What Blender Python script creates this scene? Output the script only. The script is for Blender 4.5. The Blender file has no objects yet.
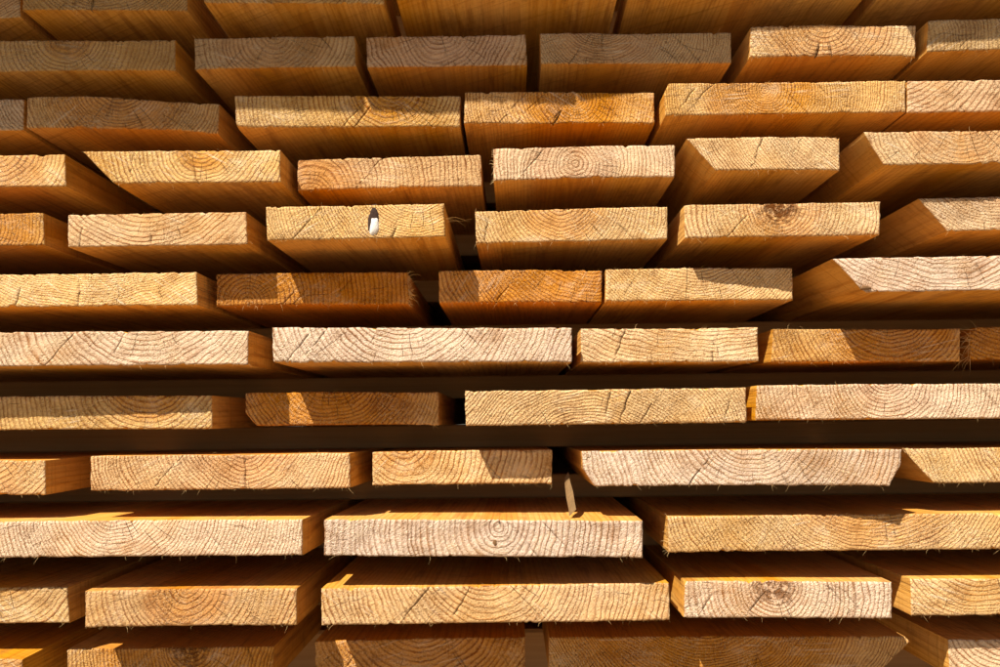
import bpy, math, random
import numpy as np
from mathutils import Matrix, Vector

# ------------------------------------------------------------------ camera, sky, sun
CAM = dict(f=724.19, pitch=0.121361, yaw=0.016760, roll=-0.011330)
D, GAP, Z_TOP = 0.85437, 0.03362, 0.55180
# key: x of TL, TR, BR, BL (m); front protrusion left/right (mm); height error left/right (mm); pith x, z (m)
BOARDS = {
'0a': ((-0.7194, -0.6165, -0.6134, -0.7156), (9, 9), (1.8, 0.1), (-0.6710, 0.5963)),
'0b': ((-0.6033, -0.4005, -0.3987, -0.6003), (25, 16), (0.8, -0.3), (-0.5045, 0.5954)),
'0c': ((-0.3727, -0.1524, -0.1520, -0.3712), (31, 22), (0.9, -0.3), (-0.2638, 0.5935)),
'0d': ((-0.1359, 0.1348, 0.1335, -0.1357), (32, 24), (0.9, -0.2), (-0.0003, 0.5927)),
'0e': ((0.1490, 0.4398, 0.4367, 0.1476), (27, 20), (0.7, -0.2), (0.2963, 0.5926)),
'0f': ((0.4591, 0.6741, 0.6696, 0.4560), (25, 21), (0.6, 0.4), (0.5699, 0.5915)),
'1a': ((-0.6865, -0.4160, -0.4143, -0.6831), (11, 8), (3.0, -0.0), (-0.5507, 0.4854)),
'1b': ((-0.3914, -0.1909, -0.1892, -0.3886), (10, 8), (0.3, 0.1), (-0.2902, 0.4827)),
'1c': ((-0.1771, 0.0217, 0.0230, -0.1754), (6, 5), (0.2, 0.0), (-0.0848, 0.4858)),
'1d': ((0.0397, 0.2773, 0.2753, 0.0402), (6, 0), (0.4, -0.4), (0.1149, 0.4960)),
'1e': ((0.2989, 0.5021, 0.4991, 0.2957), (10, 6), (0.5, -0.1), (0.3883, 0.4871)),
'1f': ((0.5119, 0.7070, 0.7024, 0.5062), (17, 15), (0.4, 3.0), (0.3552, 0.4572)),
'2a': ((-0.7339, -0.6024, -0.6009, -0.7303), (7, 7), (2.8, 0.1), (-0.5588, 0.4288)),
'2b': ((-0.5971, -0.3660, -0.3660, -0.5944), (10, -12), (1.9, -2.0), (-0.4876, 0.4248)),
'2c': ((-0.3399, -0.0609, -0.0611, -0.3372), (4, -5), (0.7, -0.8), (-0.1477, 0.4137)),
'2d': ((-0.0542, 0.1803, 0.1800, -0.0557), (2, -6), (0.7, -0.8), (0.0818, 0.3982)),
'2e': ((0.1921, 0.4808, 0.4777, 0.1881), (15, 12), (0.5, 0.1), (0.3103, 0.3965)),
'2f': ((0.4840, 0.7277, 0.7233, 0.4810), (10, 9), (0.3, 3.0), (0.4225, 0.5119)),
'3a': ((-0.7138, -0.5453, -0.5417, -0.7104), (8, 9), (2.8, 0.3), (-0.6268, 0.3388)),
'3b': ((-0.5180, -0.2789, -0.2773, -0.4789), (18, 13), (0.7, -0.2), (-0.3714, 0.3443)),
'3c': ((-0.2671, -0.0358, -0.0349, -0.2662), (-19, -16), (-0.8, 0.0), (-0.2498, 0.2837)),
'3d': ((-0.0190, 0.2009, 0.1994, -0.0194), (4, 5), (0.0, 0.3), (0.0792, 0.3111)),
'3e': ((0.2110, 0.3927, 0.3902, 0.2435), (24, 20), (0.9, 0.1), (0.4704, 0.4261)),
'3f': ((0.4155, 0.6931, 0.6887, 0.4357), (33, 27), (1.2, -0.1), (0.5310, 0.3585)),
'4a': ((-0.7311, -0.5663, -0.5624, -0.7274), (10, 11), (3.8, 0.4), (-0.6550, 0.2403)),
'4b': ((-0.5360, -0.3191, -0.3165, -0.5335), (10, 10), (-2.5, -2.6), (-0.4396, 0.3348)),
'4c': ((-0.2898, -0.0782, -0.0771, -0.2874), (25, 26), (-1.4, -0.9), (-0.1067, 0.2980)),
'4d': ((-0.0433, 0.1904, 0.1889, -0.0423), (-5, -2), (-2.0, -0.7), (0.0608, 0.2739)),
'4e': ((0.2094, 0.4406, 0.4364, 0.2083), (5, 10), (-1.4, -3.4), (0.3213, 0.2537)),
'4f': ((0.4858, 0.7348, 0.7301, 0.5166), (10, 8), (0.5, 1.8), (0.5753, 0.3166)),
'5a': ((-0.6939, -0.3809, -0.3782, -0.6906), (2, 1), (4.0, -0.0), (-0.5101, 0.4042)),
'5b': ((-0.3670, -0.1290, -0.1263, -0.3649), (-24, -24), (3.2, 1.2), (-0.3259, 0.1506)),
'5c': ((-0.0890, 0.1113, 0.1105, -0.0891), (-21, -22), (1.5, -0.7), (0.0985, 0.2472)),
'5d': ((0.1157, 0.3457, 0.3444, 0.1146), (-16, -27), (-0.1, 0.3), (0.2229, 0.2705)),
'5e': ((0.3706, 0.6604, 0.6563, 0.4005), (30, 32), (-1.1, -4.0), (0.4911, 0.3096)),
'6a': ((-0.6655, -0.3110, -0.3099, -0.6624), (15, 13), (4.0, -0.0), (-0.4297, 0.1662)),
'6b': ((-0.2786, 0.0697, 0.0688, -0.2764), (25, 18), (1.5, -3.5), (-0.1281, 0.1544)),
'6c': ((0.0819, 0.2913, 0.2904, 0.0809), (-0, -2), (-1.7, -3.1), (0.2353, 0.3908)),
'6d': ((0.3215, 0.5518, 0.5483, 0.3173), (-36, -40), (-0.4, -3.7), (0.4678, 0.1441)),
'6e': ((0.5665, 0.7493, 0.7442, 0.5527), (-44, -44), (-0.6, -1.8), (0.6084, 0.1683)),
'7a': ((-0.6777, -0.3643, -0.3623, -0.6741), (-24, -18), (1.1, -1.0), (-0.4425, 0.0676)),
'7b': ((-0.3290, -0.0908, -0.0908, -0.3283), (-33, -33), (2.1, 0.3), (-0.2251, 0.0720)),
'7c': ((-0.0561, 0.2715, 0.2712, -0.0555), (3, 3), (-0.5, -0.2), (0.0870, -0.0904)),
'7d': ((0.2843, 0.6325, 0.6286, 0.2804), (5, 4), (3.8, -0.4), (0.4352, 0.0490)),
'8a': ((-0.7113, -0.5580, -0.5541, -0.7077), (-12, -9), (0.1, -4.0), (-0.6398, -0.0027)),
'8b': ((-0.5007, -0.1927, -0.1921, -0.4983), (-5, -6), (2.1, 3.0), (-0.3178, -0.0062)),
'8c': ((-0.1714, 0.0464, 0.0457, -0.1710), (-34, -32), (4.0, 4.0), (-0.1318, -0.0206)),
'8d': ((0.0792, 0.4382, 0.4351, 0.0787), (-2, 19), (1.7, 0.8), (0.2718, -0.0011)),
'8e': ((0.4558, 0.6505, 0.6464, 0.4893), (-14, -14), (0.7, -0.3), (0.6938, 0.0411)),
'9a': ((-0.6350, -0.2429, -0.2420, -0.6317), (16, 11), (-0.1, 2.8), (-0.4562, -0.0842)),
'9b': ((-0.2171, 0.1435, 0.1420, -0.2164), (13, 21), (2.3, -1.2), (-0.0176, -0.1178)),
'9c': ((0.1777, 0.6154, 0.6110, 0.1773), (-7, -8), (-0.5, -1.0), (0.4161, -0.0259)),
'10a': ((-0.6874, -0.5219, -0.5177, -0.6840), (-13, -10), (1.9, -1.2), (-0.6067, -0.1316)),
'10b': ((-0.4917, -0.2492, -0.2483, -0.4892), (6, 5), (-2.4, -1.7), (-0.3737, -0.1809)),
'10c': ((-0.2199, 0.1738, 0.1734, -0.2191), (8, 3), (-1.1, 1.0), (-0.0331, -0.1559)),
'10d': ((0.1942, 0.4267, 0.4238, 0.1913), (-6, -2), (0.8, -0.8), (0.2944, -0.1890)),
'10e': ((0.4506, 0.6391, 0.6349, 0.4486), (-8, -4), (1.2, 3.0), (0.5339, -0.1180)),
'11a': ((-0.6984, -0.5586, -0.5559, -0.6949), (-7, 7), (-4.0, -3.5), (-0.5919, -0.2193)),
'11b': ((-0.5301, -0.2863, -0.2858, -0.5276), (-30, -34), (-4.0, -4.0), (-0.3827, -0.2574)),
'11c': ((-0.2408, 0.0107, 0.0100, -0.2400), (-47, -52), (-0.6, 0.9), (-0.1153, -0.2122)),
'11d': ((0.0394, 0.4671, 0.4581, 0.0386), (-53, -50), (0.7, 0.0), (0.2234, -0.1684)),
'11e': ((0.5010, 0.6725, 0.6681, 0.4999), (-32, -29), (1.0, 3.3), (0.5752, -0.2125)),
}
H = 0.40                                # eye height above the ground
THICK = 0.040                           # board thickness
PITCH = THICK + GAP
sc = bpy.context.scene
col = sc.collection

def cam_axes(p, y, r):
    f = np.array([-math.sin(y)*math.cos(p), math.cos(y)*math.cos(p), math.sin(p)])
    rt = np.array([math.cos(y), math.sin(y), 0.0]); up = np.cross(rt, f)
    return rt*math.cos(r) + up*math.sin(r), -rt*math.sin(r) + up*math.cos(r), f
RT, UP, FW = cam_axes(CAM['pitch'], CAM['yaw'], CAM['roll'])
cd = bpy.data.cameras.new('camera'); cam = bpy.data.objects.new('camera', cd); col.objects.link(cam)
cd.sensor_width = 36.0; cd.lens = CAM['f']/1000*36.0; cd.clip_start = 0.01; cd.clip_end = 200.0
m = Matrix.Identity(4)
for i in range(3):
    m[i][0], m[i][1], m[i][2] = RT[i], UP[i], -FW[i]
m[2][3] = H
cam.matrix_world = m
sc.camera = cam

SUN_DIR = Vector((0.45, 0.55, -1.0)).normalized()          # the way the light travels
elev = math.asin(-SUN_DIR.z); az = math.atan2(-SUN_DIR.x, -SUN_DIR.y)
w = bpy.data.worlds.new('World'); sc.world = w; w.use_nodes = True
nt = w.node_tree; nt.nodes.clear()
sky = nt.nodes.new('ShaderNodeTexSky'); sky.sky_type = 'NISHITA'; sky.sun_disc = False
sky.sun_elevation = elev; sky.sun_rotation = az % (2*math.pi)
bg = nt.nodes.new('ShaderNodeBackground'); bg.inputs['Strength'].default_value = 0.05
wo = nt.nodes.new('ShaderNodeOutputWorld')
nt.links.new(sky.outputs[0], bg.inputs[0]); nt.links.new(bg.outputs[0], wo.inputs[0])
sl = bpy.data.lights.new('sun', 'SUN'); sl.energy = 5.0; sl.angle = math.radians(0.53); sl.color = (1.0, 0.925, 0.82)
so = bpy.data.objects.new('sun', sl); col.objects.link(so); so.location = (-2, -3, 5)
so.rotation_euler = SUN_DIR.to_track_quat('-Z', 'Y').to_euler()
vs = sc.view_settings
vs.view_transform = 'Standard'; vs.look = 'None'; vs.gamma = 1.0; vs.use_curve_mapping = False; vs.exposure = 0.92
if hasattr(sc, 'cycles'):
    sc.cycles.max_bounces = 6; sc.cycles.diffuse_bounces = 4

# ------------------------------------------------------------------ node helper
class G:
    def __init__(s, name):
        s.mat = bpy.data.materials.new(name); s.mat.use_nodes = True
        s.t = s.mat.node_tree; s.t.nodes.clear()
    def n(s, typ, **kw):
        nd = s.t.nodes.new(typ)
        for k, v in kw.items(): setattr(nd, k, v)
        return nd
    def put(s, sock, v):
        if isinstance(v, bpy.types.NodeSocket): s.t.links.new(v, sock)
        elif v is not None:
            sock.default_value = (v + (1.0,) if isinstance(v, tuple) and len(v) == 3 and sock.type == 'RGBA' else v)
    def m(s, op, a, b=None, c=None, clamp=False):
        nd = s.n('ShaderNodeMath', operation=op); nd.use_clamp = clamp
        for i, v in enumerate((a, b, c)):
            if v is not None: s.put(nd.inputs[i], v)
        return nd.outputs[0]
    def v(s, op, a, b=None, scale=None):
        nd = s.n('ShaderNodeVectorMath', operation=op)
        s.put(nd.inputs[0], a)
        if b is not None: s.put(nd.inputs[1], b)
        if scale is not None: s.put(nd.inputs['Scale'], scale)
        return nd.outputs['Value'] if op == 'LENGTH' else nd.outputs[0]
    def xyz(s, x, y, z):
        nd = s.n('ShaderNodeCombineXYZ')
        for i, v in enumerate((x, y, z)): s.put(nd.inputs[i], v)
        return nd.outputs[0]
    def sep(s, v):
        nd = s.n('ShaderNodeSeparateXYZ'); s.put(nd.inputs[0], v); return nd.outputs
    def noise(s, vec, scale, detail=2.0, rough=0.5, dist=0.0):
        nd = s.n('ShaderNodeTexNoise'); s.put(nd.inputs['Vector'], vec)
        for k, v in (('Scale', scale), ('Detail', detail), ('Roughness', rough), ('Distortion', dist)): s.put(nd.inputs[k], v)
        return nd.outputs[0]
    def mix(s, f, a, b, blend='MIX'):
        nd = s.n('ShaderNodeMix', data_type='RGBA', blend_type=blend)
        s.put(nd.inputs[0], f); s.put(nd.inputs[6], a); s.put(nd.inputs[7], b); return nd.outputs[2]
    def ss(s, x, a, b):                    # smoothstep
        nd = s.n('ShaderNodeMapRange', interpolation_type='SMOOTHSTEP')
        s.put(nd.inputs[0], x); s.put(nd.inputs[1], a); s.put(nd.inputs[2], b); return nd.outputs[0]
    def bump(s, h, strength, dist, nrm=None):
        nd = s.n('ShaderNodeBump'); s.put(nd.inputs['Height'], h); s.put(nd.inputs['Strength'], strength); s.put(nd.inputs['Distance'], dist)
        if nrm is not None: s.put(nd.inputs['Normal'], nrm)
        return nd.outputs[0]
    def attr(s, name):
        return s.n('ShaderNodeAttribute', attribute_name=name).outputs['Vector']
    def out(s, colr, rough, nrm, spec=0.25):
        b = s.n('ShaderNodeBsdfPrincipled'); s.put(b.inputs['Base Color'], colr); s.put(b.inputs['Roughness'], rough)
        s.put(b.inputs['Specular IOR Level'], spec)
        if nrm is not None: s.put(b.inputs['Normal'], nrm)
        o = s.n('ShaderNodeOutputMaterial'); s.t.links.new(b.outputs[0], o.inputs[0]); return s.mat

def wood_material(name, end):
    """Solid pine: rings are cylinders round each board's own pith, so end grain and flat grain agree."""
    g = G(name)
    P = g.attr('wood'); va = g.sep(g.attr('wv')); vb = g.sep(g.attr('wv2'))
    seed, tint, freq = va[0], va[1], va[2]
    heart, pink, ang = vb[0], vb[1], vb[2]
    vc = g.sep(g.attr('wv3')); decay, grey, red = vc[0], vc[1], vc[2]
    p = g.sep(P)
    off = g.m('MULTIPLY', seed, 37.0)
    Q = g.v('ADD', P, g.xyz(off, off, off))
    q = g.sep(Q)
    long_ = g.xyz(q[0], g.m('MULTIPLY', q[1], 0.06), q[2])            # stretched along the board
    wob = g.noise(long_, 14.0, 2.0, 0.5); wob2 = g.noise(long_, 70.0, 2.0, 0.6)
    r0 = g.v('LENGTH', g.xyz(p[0], g.m('MULTIPLY', p[1], 0.0), p[2]))
    r = g.m('ADD', r0, g.m('ADD', g.m('MULTIPLY_ADD', wob, 0.020, -0.010), g.m('MULTIPLY_ADD', wob2, 0.0036, -0.0018)))
    r = g.m('ADD', r, g.m('MULTIPLY', p[1], 0.012))
    ph = g.m('MULTIPLY', r, freq)
    # uneven years
    yr = g.noise(g.xyz(g.m('MULTIPLY', ph, 0.21), off, 0.0), 1.0, 2.0, 0.6)
    ph = g.m('ADD', ph, g.m('MULTIPLY', yr, 2.0))
    fl = g.m('FLOOR', ph); fr = g.m('FRACT', ph)
    wn = g.n('ShaderNodeTexWhiteNoise', noise_dimensions='2D'); g.put(wn.inputs['Vector'], g.xyz(fl, off, 0.0))
    late = g.m('MULTIPLY', g.ss(fr, g.m('MULTIPLY_ADD', wn.outputs[0], 0.30, 0.22), 0.86), g.m('SUBTRACT', 1.0, g.ss(fr, 0.90, 1.0)))
    late = g.m('MULTIPLY', late, g.m('MULTIPLY_ADD', wn.outputs[0], 0.45, 0.55))
    blot = g.noise(long_, 9.0, 3.0, 0.6)
    sp = g.noise(Q, 560.0 if end else 300.0, 2.0, 0.75)
    sp2 = g.noise(Q, 260.0, 3.0, 0.7)
    # heartwood is deeper and redder than sapwood
    hw = g.m('SUBTRACT', 1.0, g.ss(g.m('ADD', r0, g.m('MULTIPLY_ADD', blot, 0.06, -0.03)), g.m('MULTIPLY', heart, 0.75), g.m('MULTIPLY', heart, 1.15)))
    if end:
        early = g.mix(hw, (0.75, 0.485, 0.20), (0.65, 0.33, 0.09))
        early = g.mix(pink, early, (0.80, 0.62, 0.475))
        latec = g.mix(hw, (0.32, 0.125, 0.040), (0.26, 0.082, 0.020))
        latec = g.mix(g.m('MULTIPLY', pink, 0.6), latec, (0.34, 0.19, 0.115))
        # early wood tears out unevenly under the saw
        patch = g.ss(g.noise(Q, 30.0, 3.0, 0.6), 0.36, 0.62)
        lv = g.m('MULTIPLY', late, g.m('MULTIPLY_ADD', patch, 0.55, 0.62))
        c = g.mix(lv, early, latec)
        # saw scratches, one direction per board
        ca, sa = g.m('COSINE', ang), g.m('SINE', ang)
        sx = g.m('ADD', g.m('MULTIPLY', q[0], ca), g.m('MULTIPLY', q[2], sa))
        sy = g.m('SUBTRACT', g.m('MULTIPLY', q[2], ca), g.m('MULTIPLY', q[0], sa))
        saw = g.noise(g.xyz(g.m('MULTIPLY', sx, 420.0), g.m('MULTIPLY', sy, 22.0), off), 1.0, 2.0, 0.6)
        sawm = g.ss(g.noise(Q, 18.0, 2.0, 0.5), 0.42, 0.66)
        c = g.mix(g.m('MULTIPLY', g.m('MULTIPLY', g.ss(saw, 0.52, 0.72), sawm), 0.65), c, (0.86, 0.70, 0.50))
        # open pores and torn fibres
        sp3 = g.noise(g.xyz(g.m('MULTIPLY', sx, 300.0), g.m('MULTIPLY', sy, 900.0), off), 1.0, 3.0, 0.8)
        rgh = g.ss(g.noise(Q, 22.0, 3.0, 0.6), 0.34, 0.66)
        c = g.mix(g.m('MULTIPLY', g.ss(sp, 0.52, 0.66), g.m('MULTIPLY_ADD', rgh, 0.60, 0.28)), c, (0.20, 0.078, 0.020))
        c = g.mix(g.m('MULTIPLY', g.ss(sp3, 0.49, 0.35), g.m('MULTIPLY_ADD', rgh, 0.55, 0.20)), c, (0.86, 0.68, 0.42))
        c = g.mix(g.m('MULTIPLY', g.ss(sp2, 0.54, 0.72), 0.40), c, (0.30, 0.13, 0.038))
        c = g.mix(g.m('MULTIPLY', g.ss(blot, 0.50, 0.72), 0.35), c, (0.46, 0.21, 0.06))
        stain = g.noise(g.v('MULTIPLY', Q, (1.0, 1.0, 1.6)), 26.0, 5.0, 0.72)
        c = g.mix(g.m('MULTIPLY', g.ss(stain, 0.49, 0.68), 0.55), c, g.mix(1.0, c, (0.56, 0.45, 0.36), 'MULTIPLY'))
        c = g.mix(g.m('MULTIPLY', g.ss(stain, 0.47, 0.30), 0.40), c, (0.82, 0.62, 0.40))
        # a few hair-fine radial checks
        th = g.m('ARCTAN2', p[2], p[0])
        vo = g.n('ShaderNodeTexVoronoi', voronoi_dimensions='1D', feature='DISTANCE_TO_EDGE')
        g.put(vo.inputs['W'], g.m('ADD', g.m('ADD', th, g.m('MULTIPLY_ADD', wob2, 0.05, off)), g.m('MULTIPLY', wob, 0.06)))
        g.put(vo.inputs['Scale'], 5.0)
        wide = g.m('MULTIPLY', vo.outputs[0], g.m('MULTIPLY', r0, 1.0/5.0))
        chk = g.m('MULTIPLY', g.m('SUBTRACT', 1.0, g.ss(wide, 0.0001, 0.00040)), g.ss(g.noise(Q, 38.0, 1.0), 0.55, 0.64))
        chk = g.m('MULTIPLY', chk, g.m('MULTIPLY', g.ss(r0, 0.012, 0.03), 0.75))
        c = g.mix(chk, c, (0.10, 0.045, 0.018))
        # crumbling dark pith on a few boards
        dk = g.m('MULTIPLY', g.m('MULTIPLY', decay, g.m('SUBTRACT', 1.0, g.ss(g.m('ADD', r0, g.m('MULTIPLY_ADD', sp2, 0.03, -0.015)), 0.010, 0.034))), g.ss(g.noise(Q, 140.0, 3.0, 0.7), 0.40, 0.56))
        c = g.mix(dk, c, (0.13, 0.045, 0.012))
        # grey-brown tone, strength set per board
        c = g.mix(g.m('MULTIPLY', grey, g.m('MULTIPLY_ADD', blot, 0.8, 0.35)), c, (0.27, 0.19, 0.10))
        h = g.m('ADD', g.m('MULTIPLY', late, 0.55), g.m('ADD', g.m('MULTIPLY', sp, g.m('MULTIPLY_ADD', rgh, 1.2, 0.7)), g.m('MULTIPLY', sp2, 0.9)))
        h = g.m('ADD', h, g.m('ADD', g.m('MULTIPLY', g.m('MULTIPLY', saw, sawm), 0.9), g.m('ADD', g.m('MULTIPLY', chk, -2.0), g.m('ADD', g.m('MULTIPLY', sp3, 0.8), g.m('MULTIPLY', dk, -1.5)))))
        nrm = g.bump(h, 1.0, 0.0021)
        rough, spec = 0.85, 0.12
    else:
        early = g.mix(hw, (0.60, 0.335, 0.105), (0.54, 0.255, 0.062))
        latec = g.mix(hw, (0.39, 0.165, 0.036), (0.33, 0.12, 0.024))
        fib = g.noise(g.xyz(q[0], g.m('MULTIPLY', q[1], 0.02), q[2]), 420.0, 3.0, 0.65)
        c = g.mix(g.m('MULTIPLY', late, g.m('MULTIPLY_ADD', blot, 0.7, 0.15)), early, latec)
        c = g.mix(g.m('MULTIPLY', g.ss(fib, 0.45, 0.75), 0.28), c, (0.28, 0.11, 0.028))
        # slanting band-saw marks across the face
        sm = g.noise(g.xyz(g.m('MULTIPLY', g.m('ADD', q[1], g.m('MULTIPLY', q[0], 0.55)), 260.0), g.m('MULTIPLY', q[0], 6.0), g.m('MULTIPLY', q[2], 6.0)), 1.0, 2.0, 0.6)
        c = g.mix(g.m('MULTIPLY', g.ss(sm, 0.52, 0.72), 0.42), c, (0.28, 0.125, 0.024))
        c = g.mix(g.m('MULTIPLY', g.ss(blot, 0.52, 0.74), 0.45), c, (0.42, 0.19, 0.042))
        c = g.mix(g.m('MULTIPLY', g.ss(sp, 0.56, 0.74), 0.35), c, (0.22, 0.09, 0.03))
        stk = g.noise(g.xyz(g.m('MULTIPLY', q[0], 1.0), g.m('MULTIPLY', q[1], 0.10), g.m('MULTIPLY', q[2], 1.0)), 75.0, 4.0, 0.7)
        c = g.mix(g.m('MULTIPLY', g.ss(stk, 0.50, 0.68), 0.55), c, (0.24, 0.10, 0.028))
        dirt = g.noise(g.xyz(q[0], g.m('MULTIPLY', q[1], 0.5), q[2]), 34.0, 5.0, 0.7)
        c = g.mix(g.m('MULTIPLY', g.ss(dirt, 0.53, 0.72), 0.45), c, (0.20, 0.095, 0.035))
        h = g.m('ADD', g.m('MULTIPLY', fib, 0.8), g.m('ADD', g.m('MULTIPLY', sm, 0.9), g.m('MULTIPLY', late, 0.3)))
        nrm = g.bump(h, 1.0, 0.0009)
        rough, spec = 0.72, 0.22
    c = g.mix(red, c, g.mix(1.0, c, (0.86, 0.62, 0.46), 'MULTIPLY'))
    hsv = g.n('ShaderNodeHueSaturation'); g.put(hsv.inputs['Color'], c)
    g.put(hsv.inputs['Value'], g.m('MULTIPLY_ADD', tint, 0.32, 1.0))
    g.put(hsv.inputs['Saturation'], g.m('MULTIPLY_ADD', blot, 0.30, 0.92))
    return g.out(hsv.outputs[0], rough, nrm, spec)

M_END = wood_material('end_grain', True)
M_SIDE = wood_material('sawn_face', False)

def plain_material(name, c, scale, amt, rough=0.85):
    g = G(name); co = g.n('ShaderNodeTexCoord').outputs['Object']
    n1 = g.noise(co, scale, 4.0, 0.6)
    d = tuple(x*(1-amt) for x in c)
    return g.out(g.mix(n1, d, c), rough, g.bump(n1, 0.6, 0.001), 0.2)
M_FIBRE = plain_material('torn_fibre', (0.72, 0.48, 0.20), 300.0, 0.4)
M_KNOT = plain_material('dark_knot', (0.055, 0.028, 0.018), 500.0, 0.6)
M_RESIN = plain_material('dried_resin', (0.85, 0.80, 0.72), 600.0, 0.35)

def lath_material():
    g = G('spacer_wood'); co = g.sep(g.n('ShaderNodeTexCoord').outputs['Object'])
    inf = g.n('ShaderNodeObjectInfo').outputs['Random']; o = g.m('MULTIPLY', inf, 50.0)
    f = g.noise(g.xyz(g.m('MULTIPLY', co[0], 3.0), g.m('ADD', g.m('MULTIPLY', co[1], 90.0), o), g.m('MULTIPLY', co[2], 160.0)), 1.0, 4.0, 0.65)
    b = g.noise(g.xyz(g.m('ADD', co[0], o), co[1], co[2]), 7.0, 3.0)
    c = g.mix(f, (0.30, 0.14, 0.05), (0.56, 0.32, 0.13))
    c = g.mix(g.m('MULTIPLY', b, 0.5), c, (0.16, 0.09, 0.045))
    return g.out(c, 0.8, g.bump(f, 0.7, 0.0012), 0.2)
M_LATH = lath_material()

def ground_material():
    g = G('dusty_ground'); co = g.n('ShaderNodeTexCoord').outputs['Object']
    a = g.noise(co, 2.0, 5.0, 0.6); b = g.noise(co, 60.0, 4.0, 0.7)
    c = g.mix(a, (0.30, 0.215, 0.13), (0.42, 0.31, 0.19)); c = g.mix(g.m('MULTIPLY', b, 0.6), c, (0.22, 0.16, 0.10))
    return g.out(c, 0.95, g.bump(b, 0.8, 0.01), 0.1)

# ------------------------------------------------------------------ object helpers
def tag(o, label, cat, group=None):
    o['label'] = label; o['category'] = cat
    if group: o['group'] = group

def link(name, verts, faces, mats, loc=(0, 0, 0), parent=None, mi=None, smooth=False):
    me = bpy.data.meshes.new(name); me.from_pydata(verts, [], faces)
    for mm in mats: me.materials.append(mm)
    if mi is not None: me.polygons.foreach_set('material_index', np.asarray(mi, dtype=np.int32))
    if smooth: me.polygons.foreach_set('use_smooth', np.ones(len(me.polygons), dtype=bool))
    me.update()
    o = bpy.data.objects.new(name, me); col.objects.link(o); o.location = loc
    if parent: o.parent = parent
    return o

def vattr(me, name, arr):
    a = me.attributes.new(name, 'FLOAT_VECTOR', 'POINT')
    a.data.foreach_set('vector', np.asarray(arr, dtype=np.float32).ravel())

def n1(x, cell, rng, octaves=2):
    """smooth 1-D noise in about -1..1"""
    x = np.asarray(x, float); out = np.zeros_like(x); amp = 1.0; tot = 0
    for _ in range(octaves):
        t = (x - x.min())/cell; k = int(t.max()) + 3
        out += amp*np.interp(t, np.arange(k), rng.uniform(-1, 1, k)); tot += amp
        amp *= 0.5; cell *= 0.5
    return out/tot

def box_mesh(x0, x1, y0, y1, z0, z1, b=0.002):
    """a bevelled bar along X"""
    prof = [(y0+b, z0), (y1-b, z0), (y1, z0+b), (y1, z1-b), (y1-b, z1), (y0+b, z1), (y0, z1-b), (y0, z0+b)]
    v = [(x0, y, z) for y, z in prof] + [(x1, y, z) for y, z in prof]
    f = [(i, (i+1) % 8, 8+(i+1) % 8, 8+i) for i in range(8)] + [tuple(range(7, -1, -1)), tuple(range(8, 16))]
    return v, f

def tube(verts, faces, pts, rad, sides=3):
    """a tapering fibre through pts"""
    b0 = len(verts); n = len(pts)
    for i, p in enumerate(pts):
        rr = rad*(1 - 0.85*i/(n-1))
        d = (Vector(pts[min(i+1, n-1)]) - Vector(pts[max(i-1, 0)])).normalized()
        a = d.orthogonal().normalized(); c = d.cross(a)
        for k in range(sides):
            t = 2*math.pi*k/sides
            verts.append(tuple(Vector(p) + a*(rr*math.cos(t)) + c*(rr*math.sin(t))))
    for i in range(n-1):
        for k in range(sides):
            k2 = (k+1) % sides
            faces.append((b0+i*sides+k, b0+i*sides+k2, b0+(i+1)*sides+k2, b0+(i+1)*sides+k))

def row_top(k): return H + Z_TOP - k*PITCH

LATH_Y = D + 0.235                       # the spacers' front face
BOARD_LEN = 3.2

# ------------------------------------------------------------------ ground
G_ = 60.0
gv = [(-G_, -G_, 0), (G_, -G_, 0), (G_, G_, 0), (-G_, G_, 0)]
gr = link('ground', gv, [(0, 1, 2, 3)], [ground_material()]); gr['kind'] = 'structure'

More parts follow.
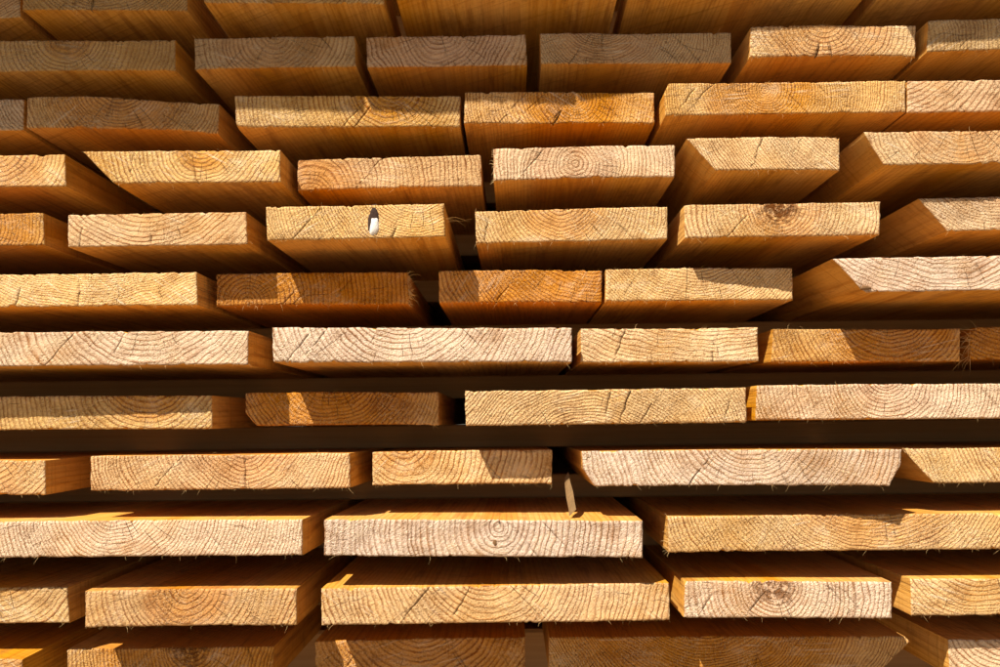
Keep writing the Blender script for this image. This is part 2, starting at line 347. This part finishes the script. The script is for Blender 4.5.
# ------------------------------------------------------------------ one board
def board(key, xs, prot, dz, pith, zt, style, hidden=False):
    rng = np.random.default_rng(abs(hash_key(key)))
    xtl, xtr, xbr, xbl = xs
    step = 0.0016 if not hidden else 0.01
    W = max(xtr - xtl, xbr - xbl)
    cx = 0.5*(xbl + xbr); yc = D - 0.5*(prot[0] + prot[1])*0.001; zb = zt - THICK
    nu = max(8, int(W/step)); nv = max(5, int(THICK/step))
    # ---- profile of the two edges as a function of v
    v = np.linspace(0, 1, nv+1)
    def prof(pts): return np.interp(v, [a for a, _ in pts], [b for _, b in pts])
    L = prof(style.get('left', [(0, xbl), (1, xtl)])) ; R_ = prof(style.get('right', [(0, xbr), (1, xtr)]))
    L = L + n1(v, 0.15, rng)*0.0006; R_ = R_ + n1(v, 0.15, rng)*0.0006
    # ---- columns, with cracks as three narrow ones
    us = list((np.arange(nu+1))/nu)
    cracks = []
    if not hidden:
        nc = style.get('cracks', int(rng.integers(1, 5)))
        for _ in range(nc):
            c = rng.uniform(0.05, 0.95)
            if all(abs(c - o[0]) > 0.03 for o in cracks):
                a = rng.uniform(0, 0.6); top = rng.random() < 0.6
                ln = rng.uniform(0.3, 0.85)
                v0, v1 = (1-ln, 1.2) if top else (-0.2, ln)
                if rng.random() < 0.25: v0, v1 = a*0.4, a*0.4+ln*0.7
                cracks.append((c, v0, v1, rng.uniform(0.00012, 0.00042), rng.uniform(0.003, 0.010)))
    for c in style.get('big', []): cracks.append(c)
    kind = [None]*len(us)
    ent = [(u, None, 0) for u in us if all(abs(u - c[0]) > 1.6*step/W for c in cracks)]
    for c in cracks:
        ent += [(c[0]-1e-6, c, -1), (c[0], c, 0), (c[0]+1e-6, c, 1)]
    ent.sort(key=lambda e: e[0])
    U = np.array([e[0] for e in ent]); n_u = len(U)
    X = L[None, :]*(1-U[:, None]) + R_[None, :]*U[:, None]
    # columns lean along the rays from the pith
    xm = X[:, nv//2]; zm = zb + THICK/2
    dzp = zm - pith[1]; dzp = dzp if abs(dzp) > 0.012 else math.copysign(0.012, dzp)
    sh = np.clip((xm - pith[0])/dzp, -0.9, 0.9)*np.clip(np.minimum(U, 1-U)*W/0.03, 0, 1)
    sh = np.convolve(np.pad(sh, 10, mode='edge'), np.ones(21)/21, 'valid') if n_u > 40 else sh*0
    sh *= np.clip(np.minimum(U, 1-U)*W/0.03, 0, 1)
    X += sh[:, None]*(v[None, :]-0.5)*THICK
    dxl, dxr = dz[0]*0.001, dz[1]*0.001
    cup = style.get('cup', float(rng.uniform(-0.0008, 0.0012)))
    topn = n1(U*W, 0.012, rng, 3)*0.0009; botn = n1(U*W, 0.012, rng, 3)*0.0009
    chip = np.clip(n1(U*W, 0.006, rng, 3)-0.38, 0, 1)*0.006; chipb = np.clip(n1(U*W, 0.006, rng, 3)-0.38, 0, 1)*0.006
    tilt = (dxl*(1-U) + dxr*U) + cup*4*U*(1-U)
    Z = zb + v[None, :]*THICK + (topn - chip)[:, None]*np.clip((v[None, :]-0.85)/0.15, 0, 1) + (botn + chipb)[:, None]*np.clip((0.15-v[None, :])/0.15, 0, 1)
    Yf = (D - (prot[0]*(1-U) + prot[1]*U)*0.001)[:, None] + 0*Z
    surf = n1(U*W, 0.05, rng)[:, None]*0.0006 + n1(U*W + 3, 0.008, rng)[:, None]*n1(v, 0.3, rng)[None, :]*0.0007
    Yf = Yf + surf + (n1(v, 0.25, rng)[None, :]*0.0004) + rng.uniform(-0.00030, 0.00030, Yf.shape)
    # worn corners
    e = np.zeros_like(Z); e[0, :] = 1; e[-1, :] = 1; e[:, 0] = 1; e[:, -1] = 1
    Yf = Yf + e*(0.0006 + 0.0006*rng.random(e.shape))
    for i, (u, c, s) in enumerate(ent):
        if c is None: continue
        _, v0, v1, wd, dep = c
        t = np.clip(np.minimum(v - v0, v1 - v)/max(1e-3, 0.5*(v1 - v0)), 0, 1)**0.6
        wig = n1(v*1.0, 0.22, np.random.default_rng(int(c[0]*1e6)), 3)*0.0022
        X[i] += wig + s*(0.00002 + wd*t)
        if s == 0: Yf[i] += dep*t
    X = np.sort(X, axis=0)
    # ---- vertices: front grid, then rings going back
    front = np.stack([X, Yf, Z + tilt[:, None]], -1).reshape(-1, 3)
    idx = np.arange(n_u*(nv+1)).reshape(n_u, nv+1)
    a, b, c_, d = idx[:-1, :-1], idx[1:, :-1], idx[1:, 1:], idx[:-1, 1:]
    F = np.stack([a, b, c_, d], -1).reshape(-1, 4)
    per = list(idx[:, 0]) + list(idx[-1, 1:]) + list(idx[-2::-1, -1]) + list(idx[0, -2:0:-1])
    per_i = [(i, 0) for i in range(n_u)] + [(n_u-1, j) for j in range(1, nv+1)] + [(i, nv) for i in range(n_u-2, -1, -1)] + [(0, j) for j in range(nv-1, 0, -1)]
    n = len(per)
    pi = np.array([q[0] for q in per_i]); pj = np.array([q[1] for q in per_i])
    clean = np.stack([X[pi, pj], Yf[pi, pj], zb + v[pj]*THICK], -1)
    chz = (Z[pi, pj] - clean[:, 2])
    rings = [0.0014, 0.004, 0.012, 0.04, 0.12, 0.24, 0.6, BOARD_LEN]
    V = [front]; faces_s = []; prev = np.array(per); base = len(front)
    bend = rng.uniform(-1, 1)*0.004
    for dpt in rings:
        q = clean.copy(); q[:, 1] = np.where(dpt > 0.1, yc + dpt, q[:, 1] + dpt)
        fade = max(0.0, 1 - dpt/0.2)
        q[:, 2] += tilt[pi]*fade + chz*math.exp(-dpt/0.004) 
        if dpt < 0.03 and not hidden:
            q[:, 0] += rng.uniform(-1, 1, n)*0.00012; q[:, 2] += rng.uniform(-1, 1, n)*0.00012
        q[:, 0] += bend*(dpt/BOARD_LEN)
        V.append(q); cur = base + np.arange(n); base += n
        faces_s.append(np.stack([prev, cur, np.roll(cur, -1), np.roll(prev, -1)], -1)); prev = cur
    V = np.concatenate(V); S = np.concatenate(faces_s)
    org = np.array([cx, yc, zb])
    wood = np.stack([V[:, 0]-pith[0], V[:, 1]-yc, V[:, 2]-pith[1]], -1)
    faces = F.tolist() + S.tolist() + [[int(k) for k in prev[::-1]]]
    mi = np.concatenate([np.zeros(len(F)), np.ones(len(S)+1)])
    o = link('timber_board', (V-org).tolist(), faces, [M_END, M_SIDE], tuple(org), mi=mi)
    sm = np.zeros(len(faces), dtype=bool); sm[:len(F)] = True
    o.data.polygons.foreach_set('use_smooth', sm)
    N = len(V); one = np.ones(N)
    vattr(o.data, 'wood', wood)
    vattr(o.data, 'wv', np.stack([one*rng.random(), one*style.get('tint', rng.uniform(-0.30, 0.25)), one/style.get('ring', rng.uniform(0.0034, 0.0058))], -1))
    vattr(o.data, 'wv2', np.stack([one*style.get('heart', rng.uniform(0.03, 0.09)), one*style.get('pink', max(0, rng.uniform(-0.3, 0.6))), one*style.get('saw', rng.uniform(0.3, 2.6))], -1))
    vattr(o.data, 'wv3', np.stack([one*style.get('decay', 0.0), one*style.get('grey', 0.0), one*style.get('red', 0.0)], -1))
    if not hidden:
        fv, ff = [], []
        nfib = style.get('fibres', int(rng.integers(45, 110)))
        for _ in range(nfib):
            u = int(rng.integers(0, n_u)); bot = rng.random() < 0.7
            p = front[idx[u, 0 if bot else nv]] - org
            ln = rng.exponential(0.0017)*(0.3 + 1.4*rng.random()) + 0.0007; ln = min(ln, 0.009)
            dx = rng.uniform(-1, 1); up = (-1 if bot else 1)*rng.uniform(0.2, 1.0); dy = rng.uniform(-0.8, 0.2)
            dv = Vector((dx, dy, up)).normalized()*ln
            sagv = Vector((rng.uniform(-1, 1), 0, -0.6))*ln*0.3
            p = Vector(p) + Vector((0, 0.0008, 0.0004 if bot else -0.0004))
            tube(fv, ff, [tuple(p), tuple(p + dv*0.55), tuple(p + dv + sagv)], rng.uniform(0.00010, 0.00022))
        for (side, cnt, lmax) in style.get('fray', []):          # a torn corner
            for _ in range(cnt):
                j = int(rng.integers(0, nv+1)); i = 0 if side < 0 else n_u-1
                p = Vector(front[idx[i, j]] - org) + Vector((-side*0.0006, 0.001, 0))
                ln = rng.uniform(0.25, 1)*lmax
                dv = Vector((side*rng.uniform(0.1, 1), rng.uniform(-0.6, 0.3), rng.uniform(-1.0, 0.8))).normalized()*ln
                s2 = Vector((rng.uniform(-0.3, 0.5)*side, rng.uniform(-.3, .3), -rng.uniform(0.1, 0.8)))*ln*0.5
                tube(fv, ff, [tuple(p), tuple(p + dv*0.5), tuple(p + dv*0.85 + s2*0.4), tuple(p + dv + s2)], rng.uniform(0.00012, 0.0003))
        for (pts, rad) in style.get('strands', []):              # long loose fibres, points in mm from the front's lower left corner
            q0 = Vector(front[idx[0, 0]] - org)
            tube(fv, ff, [tuple(q0 + Vector(pt)*0.001) for pt in pts], rad*0.001)
        fo = link('edge_fibres', fv, ff, [M_FIBRE], parent=o); fo['kind'] = 'stuff'
    return o, org

def hash_key(k): return sum((i+3)*ord(ch)*7919 for i, ch in enumerate(k))

# ------------------------------------------------------------------ looks and labels, board by board
def bx(k, i): return BOARDS[k][0][i]     # 0 TL, 1 TR, 2 BR, 3 BL
STYLE = {
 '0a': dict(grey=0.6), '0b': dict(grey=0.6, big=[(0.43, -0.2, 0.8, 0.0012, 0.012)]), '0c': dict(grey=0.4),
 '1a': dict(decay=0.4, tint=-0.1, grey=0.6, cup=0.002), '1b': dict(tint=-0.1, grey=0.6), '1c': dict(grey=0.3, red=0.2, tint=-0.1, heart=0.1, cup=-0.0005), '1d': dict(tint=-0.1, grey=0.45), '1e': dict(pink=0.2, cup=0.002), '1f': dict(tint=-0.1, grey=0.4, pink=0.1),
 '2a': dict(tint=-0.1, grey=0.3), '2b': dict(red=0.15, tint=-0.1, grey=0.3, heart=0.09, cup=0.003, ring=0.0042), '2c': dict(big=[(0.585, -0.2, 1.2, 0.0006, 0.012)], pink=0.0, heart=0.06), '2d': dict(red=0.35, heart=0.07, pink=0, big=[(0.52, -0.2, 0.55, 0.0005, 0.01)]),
 '2e': dict(big=[(0.53, -0.2, 0.62, 0.0005, 0.012)], red=0.15, heart=0.07, pink=0.0, tint=0.1, ring=0.0032), '2f': dict(red=0.2, heart=0.02, pink=0.5, ring=0.0062),
 '3a': dict(tint=0.1, ring=0.006), '3b': dict(tint=0.1, pink=0.0, big=[(0.53, -0.2, 0.9, 0.0003, 0.01)]), '3c': dict(red=0.25, heart=0.06, pink=0.2), '3d': dict(heart=0.05, pink=0.55, tint=0.1, fray=[(-1, 26, 0.006)]),
 '3e': dict(pink=0.25, heart=0.02, ring=0.0034, saw=0.9), '3f': dict(pink=0.3, heart=0.08, ring=0.005),
 '4a': dict(red=0.35, heart=0.09, pink=0), '4b': dict(red=0.15, pink=0.35, ring=0.006, tint=0.05, fray=[(1, 6, 0.009)]), '4c': dict(pink=0.0, tint=0.25, ring=0.0034, heart=0.02,
     strands=[(((212, 0.5, 24), (222, 3, 26), (233, 6, 23), (243, 8, 25)), 0.35), (((212, 0.5, 23), (224, 3, 22), (234, 8, 15)), 0.25), (((212, 1, 20), (225, 3, 21), (240, 9, 22)), 0.2)]),
 '4d': dict(heart=0.06, pink=0.1), '4e': dict(decay=1.0, heart=0.05, pink=0.2, tint=0.1), '4f': dict(pink=0.35, ring=0.0036),
 '5a': dict(pink=0.05, tint=0.25, heart=0.02, ring=0.003, fibres=70), '5b': dict(red=0.45, tint=-0.3, heart=0.3, pink=0, fray=[(1, 60, 0.016)]), '5c': dict(red=0.5, tint=-0.05, heart=0.2, pink=0, ring=0.0045),
 '5d': dict(pink=0.1, ring=0.0034), '5e': dict(pink=0.95, heart=0.02, ring=0.0052),
 '6a': dict(pink=0.75, heart=0.03, tint=0.0, ring=0.0062, big=[(0.66, -0.2, 1.2, 0.0004, 0.01)]), '6b': dict(pink=0.9, heart=0.02, ring=0.0058, tint=0.05, saw=0.5), '6c': dict(pink=0.35, ring=0.0052, tint=0.15),
 '6d': dict(red=0.2, tint=-0.1, heart=0.1, pink=0, fray=[(1, 10, 0.006)]), '6e': dict(red=0.2, tint=-0.2, heart=0.2, fray=[(-1, 34, 0.03)]),
 '7a': dict(pink=0.0, tint=0.0, ring=0.006), '7b': dict(red=0.4, tint=-0.15, heart=0.12, pink=0), '7c': dict(pink=0.2, tint=0.1, heart=0.02, ring=0.0036, fibres=70, big=[(0.57, 0.1, 1.2, 0.0007, 0.012)]),
 '7d': dict(pink=0.7, ring=0.0042, heart=0.05, big=[(0.42, -0.1, 0.95, 0.0006, 0.01)]),
 '8a': dict(ring=0.0065, tint=0.05, pink=0.2), '8b': dict(red=0.25, ring=0.0042, pink=0.3, fibres=80, big=[(0.60, -0.1, 1.1, 0.0005, 0.01)]), '8c': dict(ring=0.0062, pink=0.2), '8d': dict(grey=0.22, pink=1.0, heart=0.02, ring=0.0054, big=[(0.38, -0.2, 0.5, 0.0008, 0.014)]),
 '8e': dict(pink=0.1, ring=0.0044, tint=0.05), '9a': dict(pink=0.75, heart=0.03, ring=0.0042, cup=0.002, big=[(0.42, 0.0, 0.9, 0.0006, 0.012)]), '9b': dict(grey=0.06, pink=1.0, heart=0.02, ring=0.0062), '9c': dict(red=0.05, pink=0.1, tint=0.05, heart=0.12, ring=0.0042, fray=[(-1, 28, 0.009)]),
 '10a': dict(pink=0.1), '10b': dict(red=0.3, pink=0.15, ring=0.0058, heart=0.05), '10c': dict(red=0.15, pink=0.25, ring=0.0056, tint=0.05), '10d': dict(decay=0.8, pink=0.85, heart=0.02, ring=0.0052), '10e': dict(pink=0.2, tint=0.1, heart=0.02),
 '11a': dict(tint=0), '11b': dict(red=0.25, decay=0.8, tint=-0.1, heart=0.12, ring=0.004), '11c': dict(red=0.3, tint=0.0, heart=0.15, ring=0.006), '11d': dict(red=0.3, tint=-0.05, heart=0.2, ring=0.0034), '11e': dict(pink=0.5),
}
STYLE['7b']['left'] = [(0, bx('7b', 3)+0.014), (0.4, bx('7b', 3)), (1, bx('7b', 0))]
STYLE['8d']['left'] = [(0, bx('8d', 3)+0.015), (0.5, bx('8d', 3)+0.002), (1, bx('8d', 0))]
STYLE['8d']['right'] = [(0, bx('8d', 2)-0.014), (0.6, bx('8d', 2)+0.001), (1, bx('8d', 1))]
STYLE['11d']['right'] = [(0, bx('11d', 2)-0.03), (0.5, bx('11d', 2)-0.008), (0.85, bx('11d', 1)), (1, bx('11d', 1)-0.006)]
STYLE['5e']['left'] = [(0, bx('5e', 3)+0.006), (0.1, bx('5e', 3)), (1, bx('5e', 0))]
STYLE['6e']['left'] = [(0, bx('6e', 3)+0.010), (0.75, bx('6e', 3)+0.013), (1, bx('6e', 3)+0.022)]
STYLE['2e']['left'] = [(0, bx('2e', 3)), (0.7, bx('2e', 3)), (1, bx('2e', 0)+0.002)]
STYLE['3d']['left'] = [(0, bx('3d', 3)), (1, bx('3d', 0)-0.001)]

ROWN = ['cropped top row', 'second row', 'third row', 'fourth row', 'fifth row', 'sixth row', 'seventh row', 'eighth row', 'ninth row', 'tenth row', 'eleventh row', 'cropped bottom row']
LOOK = {
 '0a': 'stub of a shaded board at the left edge of the {}', '0b': 'shaded grey board end with a dark split, second in the {}', '0c': 'shaded board with a sliver of end and a knot below, third in {}',
 '0d': 'wide board showing only its brown underside in the middle of the {}', '0e': 'wide dark underside right of the middle in the {}', '0f': 'dark underside of a board at the right end of the {}',
 '1a': 'shaded grey board end cut by the left edge in the {} from the top', '1b': 'shaded grey board end, second from the left in the {} from the top', '1c': 'shaded brown board end, third from the left in the {} from the top',
 '1d': 'shaded grey-brown board end, fourth from the left in the {} from the top', '1e': 'sunlit board end with arched rings and small shadow patch, {} from the top', '1f': 'half shaded board end with upright rings at the right edge, {} from top',
 '2a': 'short shaded board end at the left edge of the {} from the top', '2b': 'shaded bowed board end with wide arched rings, {} from the top', '2c': 'board end shaded above and sunlit along its lower edge, {} from top',
 '2d': 'orange board end with its pith inside near the top edge, {} from top', '2e': 'wide sunlit board end with a wedge-shaped split, {} from the top', '2f': 'board end with coarse slanted pinkish rings at the right edge, {} from top',
 '3a': 'sunlit board end cut by the left edge in the {} from the top', '3b': 'sunlit board end with its lower left corner cut slanting, {} from top', '3c': 'low board end tucked under its neighbours, third from left in the {}',
 '3d': 'board end with fan-shaped knot figure and torn left edge, {} from top', '3e': 'board end with slanted left edge and fine diagonal rings, {} from the top', '3f': 'protruding board end with long slanted left side at the right edge, {}',
 '4a': 'orange board end with upright rings at the left edge of the {}', '4b': 'pale board end with a split near its right third, {} from the top', '4c': 'yellow board end with a black knot holding white resin, {} from the top',
 '4d': 'board end with rings sweeping to the right, middle of the {} from top', '4e': 'board end with dark decayed pith at its top edge, {} from the top', '4f': 'board end with slanted left side at the right edge, {} from top',
 '5a': 'wide yellow speckled board end at the left edge of the {} from top', '5b': 'shaded reddish board end with a narrow sun stripe and frayed right side, {}', '5c': 'orange board end shaded on its left, middle of the {} from the top',
 '5d': 'board end with shadow patches along its top edge, {} from the top', '5e': 'pale protruding board end with slanting left edge at the right end of the {}',
 '6a': 'pinkish board end with radial splits at the left edge of the {}', '6b': 'wide pale pinkish board end with arched rings, {} from the top', '6c': 'pale board end with nearly level rings, third in the {} from top',
 '6d': 'board end shaded brown with a sunlit patch on its left, {} from top', '6e': 'set back shaded board end with fuzzy torn top corner, right edge of {}',
 '7a': 'board end half covered by a slanting shadow at the left edge, {}', '7b': 'shaded board end with a bright sun stripe and clipped corner, {} from top', '7c': 'wide speckled tan board end with a short split, {} from the top',
 '7d': 'wide sunlit board end with an upright crack at the right edge, {}', '8a': 'small board end with coarse diagonal rings at the left edge, {} from top', '8b': 'wide board end with fuzzy edges, second from left in the {}',
 '8c': 'set back board end with a dark shadow on its upper right, {}', '8d': 'wide pale greyish board end with both lower corners clipped, {} from top', '8e': 'set back tan board end with slanted left edge at right, {}',
 '9a': 'wide pale board end with lit top strip at the left edge, {}', '9b': 'wide pale board end with bold rings and lit top, middle of {}', '9c': 'wide board end with a long dark shadow along its top, {}',
 '10a': 'short board end with a dark shadow patch at the left edge, {}', '10b': 'board end with full arched rings and dark top, second in the {}', '10c': 'widest board end with dark top, middle of the {} from the top',
 '10d': 'pale board end with torn rings around an inner pith, {} from top', '10e': 'yellowish board end at the right edge of the {} from the top',
 '11a': 'board with sunlit top at the left edge of the {}', '11b': 'shaded board end with dark arched rings and sunlit left corner, {}', '11c': 'shaded brown board end with coarse rings, third in the {}',
 '11d': 'wide shaded dark brown board end with clipped right corner, {}', '11e': 'board with sunlit left side at the right edge of the {}',
}
objs = {}
for key, (xs, prot, dz, pith) in BOARDS.items():
    k = int(key[:-1]); xs = list(xs)
    if xs[0] < -0.62: xs[0] -= 0.3; xs[3] -= 0.3
    if xs[1] > 0.58: xs[1] += 0.3; xs[2] += 0.3
    cl = lambda a: max(-2.5, min(2.5, a))
    o, org = board(key, xs, prot, (cl(dz[0]), cl(dz[1])), (pith[0], pith[1] + H), row_top(k), STYLE.get(key, {}))
    tag(o, LOOK[key].format(ROWN[k]), 'board', 'sawn timber boards stacked in rows')
    objs[key] = (o, org)

# ------------------------------------------------------------------ spacer laths between the rows
for k in range(11):
    z1 = row_top(k) - THICK; z0 = row_top(k+1)
    v_, f_ = box_mesh(-1.6, 1.6, 0, 0.07, 0, z1 - z0)
    y = LATH_Y + 0.02*math.sin(k*2.3)
    la = link('spacer_lath', v_, f_, [M_LATH], (0, y, z0))
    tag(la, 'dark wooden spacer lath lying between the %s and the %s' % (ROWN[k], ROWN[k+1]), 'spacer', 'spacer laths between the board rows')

# ------------------------------------------------------------------ below and above the frame: bearers, and an added unseen board layer that shades the top rows
zb = row_top(11) - THICK
for y in (LATH_Y, LATH_Y + 2.2):
    v_, f_ = box_mesh(-1.05, 1.05, 0, 0.1, 0, zb, 0.004)
    tag(link('bearer', v_, f_, [M_LATH], (0, y, 0)), 'thick square bearer on the ground under the stack', 'bearer', 'ground bearers')
zt0 = row_top(0)
for y in (LATH_Y, LATH_Y + 2.2):
    v_, f_ = box_mesh(-1.05, 1.05, 0, 0.1, 0, 0.1, 0.004)
    tag(link('bearer', v_, f_, [M_LATH], (0, y, zt0)), 'thick square bearer on top of the stack carrying the added boards above', 'bearer', 'upper bearers')
UPPER = [(-1.02, -0.80, 174, 172), (-0.79, -0.53, 170, 164), (-0.52, -0.30, 152, 148), (-0.29, -0.035, 147, 143), (-0.028, 0.205, 140, 119), (0.215, 0.40, 110, 102), (0.412, 0.60, 130, 122), (0.61, 0.80, 124, 124)]
for i, (x0, x1, p, p2) in enumerate(UPPER):
    o, org = board('u%d' % i, (x0, x1, x1, x0), (p, p2), (0, 0), (0.5*(x0+x1), zt0 + 0.2), zt0 + 0.1 + THICK, {}, hidden=True)
    tag(o, 'added overhanging board above the picture, casting shadow on the top rows', 'board', 'added shadow-casting boards above the frame')

# ------------------------------------------------------------------ small marks: the resin knot, the hanging splinter
def lump(name, cx, cz, rx, rz, ry, mat, parent, y=0.0, seed=1, taper=0.0, power=1.0):
    rng = np.random.default_rng(seed); v_, f_ = [], []
    n, rings = 18, 4
    ph = rng.uniform(0, 6.28, 3)
    v_.append((cx, y - ry, cz))
    for j in range(1, rings+1):
        t = j/rings
        for i in range(n):
            a = 2*math.pi*i/n
            w_ = 1 + 0.10*math.sin(2*a+ph[0]) + 0.07*math.sin(3*a+ph[1]) + 0.05*math.sin(5*a+ph[2])
            ca_, sa_ = (math.copysign(abs(q)**power, q) for q in (math.cos(a), math.sin(a))); zz = sa_*rz*t*w_
            v_.append((cx + ca_*rx*t*w_*(1 - taper*math.sin(a)), y - ry*math.cos(t*1.5) + (0.002 if j == rings else 0), cz + zz))
    for i in range(n): f_.append((0, 1+(i+1) % n, 1+i))
    for j in range(rings-1):
        for i in range(n):
            a = 1+j*n; f_.append((a+i, a+(i+1) % n, a+n+(i+1) % n, a+n+i))
    return link(name, v_, f_, [mat], parent=parent, smooth=True)
o4, org4 = objs['4c']
kx = (BOARDS['4c'][0][3] + (373.5-267)/(445-267)*(BOARDS['4c'][0][2]-BOARDS['4c'][0][3])) - org4[0]
kn = lump('knot', kx, 0.0205, 0.0082, 0.0178, 0.0014, M_KNOT, o4, seed=4, taper=0.05, power=0.75)
kn['label'] = 'black loose knot'
rs = lump('resin', kx + 0.001, 0.0138, 0.0066, 0.0118, 0.0026, M_RESIN, kn, seed=9, taper=0.12, power=0.55)

o8, org8 = objs['8d']
v_, f_ = [], []
M_SPL = plain_material('splinter_wood', (0.24, 0.14, 0.055), 220.0, 0.7)
spl = [(-0.0150, 0.050, 0.012, 0.0026, 0.0018), (-0.0146, 0.040, 0.002, 0.0030, 0.0024), (-0.0132, 0.030, -0.009, 0.0040, 0.0026), (-0.0120, 0.016, -0.021, 0.0036, 0.0028), (-0.0118, 0.010, -0.0280, 0.0042, 0.0026)]
x8 = BOARDS['8d'][0][3] - org8[0] + 0.0
for (dx, dy, dz_, a, b) in spl:
    for (sx, sy) in ((-1, -0.4), (-0.2, -1), (1, -0.6), (0.7, 0.8), (-0.7, 0.9)):
        v_.append((x8 + dx + sx*a, dy + sy*b, dz_ + 0.004*sx))
for i in range(len(spl)-1):
    for j in range(5):
        f_.append((i*5+j, i*5+(j+1) % 5, i*5+5+(j+1) % 5, i*5+5+j))
f_ += [tuple(range(4, -1, -1)), tuple(range(len(v_)-5, len(v_)))]
f_ = [tuple(reversed(q)) for q in f_]
sp_ = link('splinter', v_, f_, [M_SPL], parent=o8); sp_['label'] = 'long splinter hanging from the lower left corner'

M_KNOT2 = plain_material('small_knot', (0.24, 0.125, 0.05), 500.0, 0.7)
for key, px, fr_z, rx, rz in (('9b', 495.0, 0.40, 0.0034, 0.0042), ('3b', 104.0, 0.62, 0.0034, 0.0044), ('5e', 866.0, 0.10, 0.0060, 0.0030), ('2e', 694.0, 0.30, 0.0020, 0.0030)):
    ob, og = objs[key]
    u_ = (px - 500)/CAM['f']
    yy = D - 0.0005*sum(BOARDS[key][1]); zz = og[2] + fr_z*THICK
    # the world x on the board's end that lies under that picture column, at that height
    lo, hi = -1.0, 1.0
    for _ in range(40):
        mid = 0.5*(lo+hi); w_ = np.array([mid, yy, zz - H])
        if (w_ @ RT)/(w_ @ FW) < u_: lo = mid
        else: hi = mid
    lump('knot', mid - og[0], fr_z*THICK, rx, rz, 0.0009, M_KNOT2, ob, y=0.0, seed=int(px), taper=0.1)
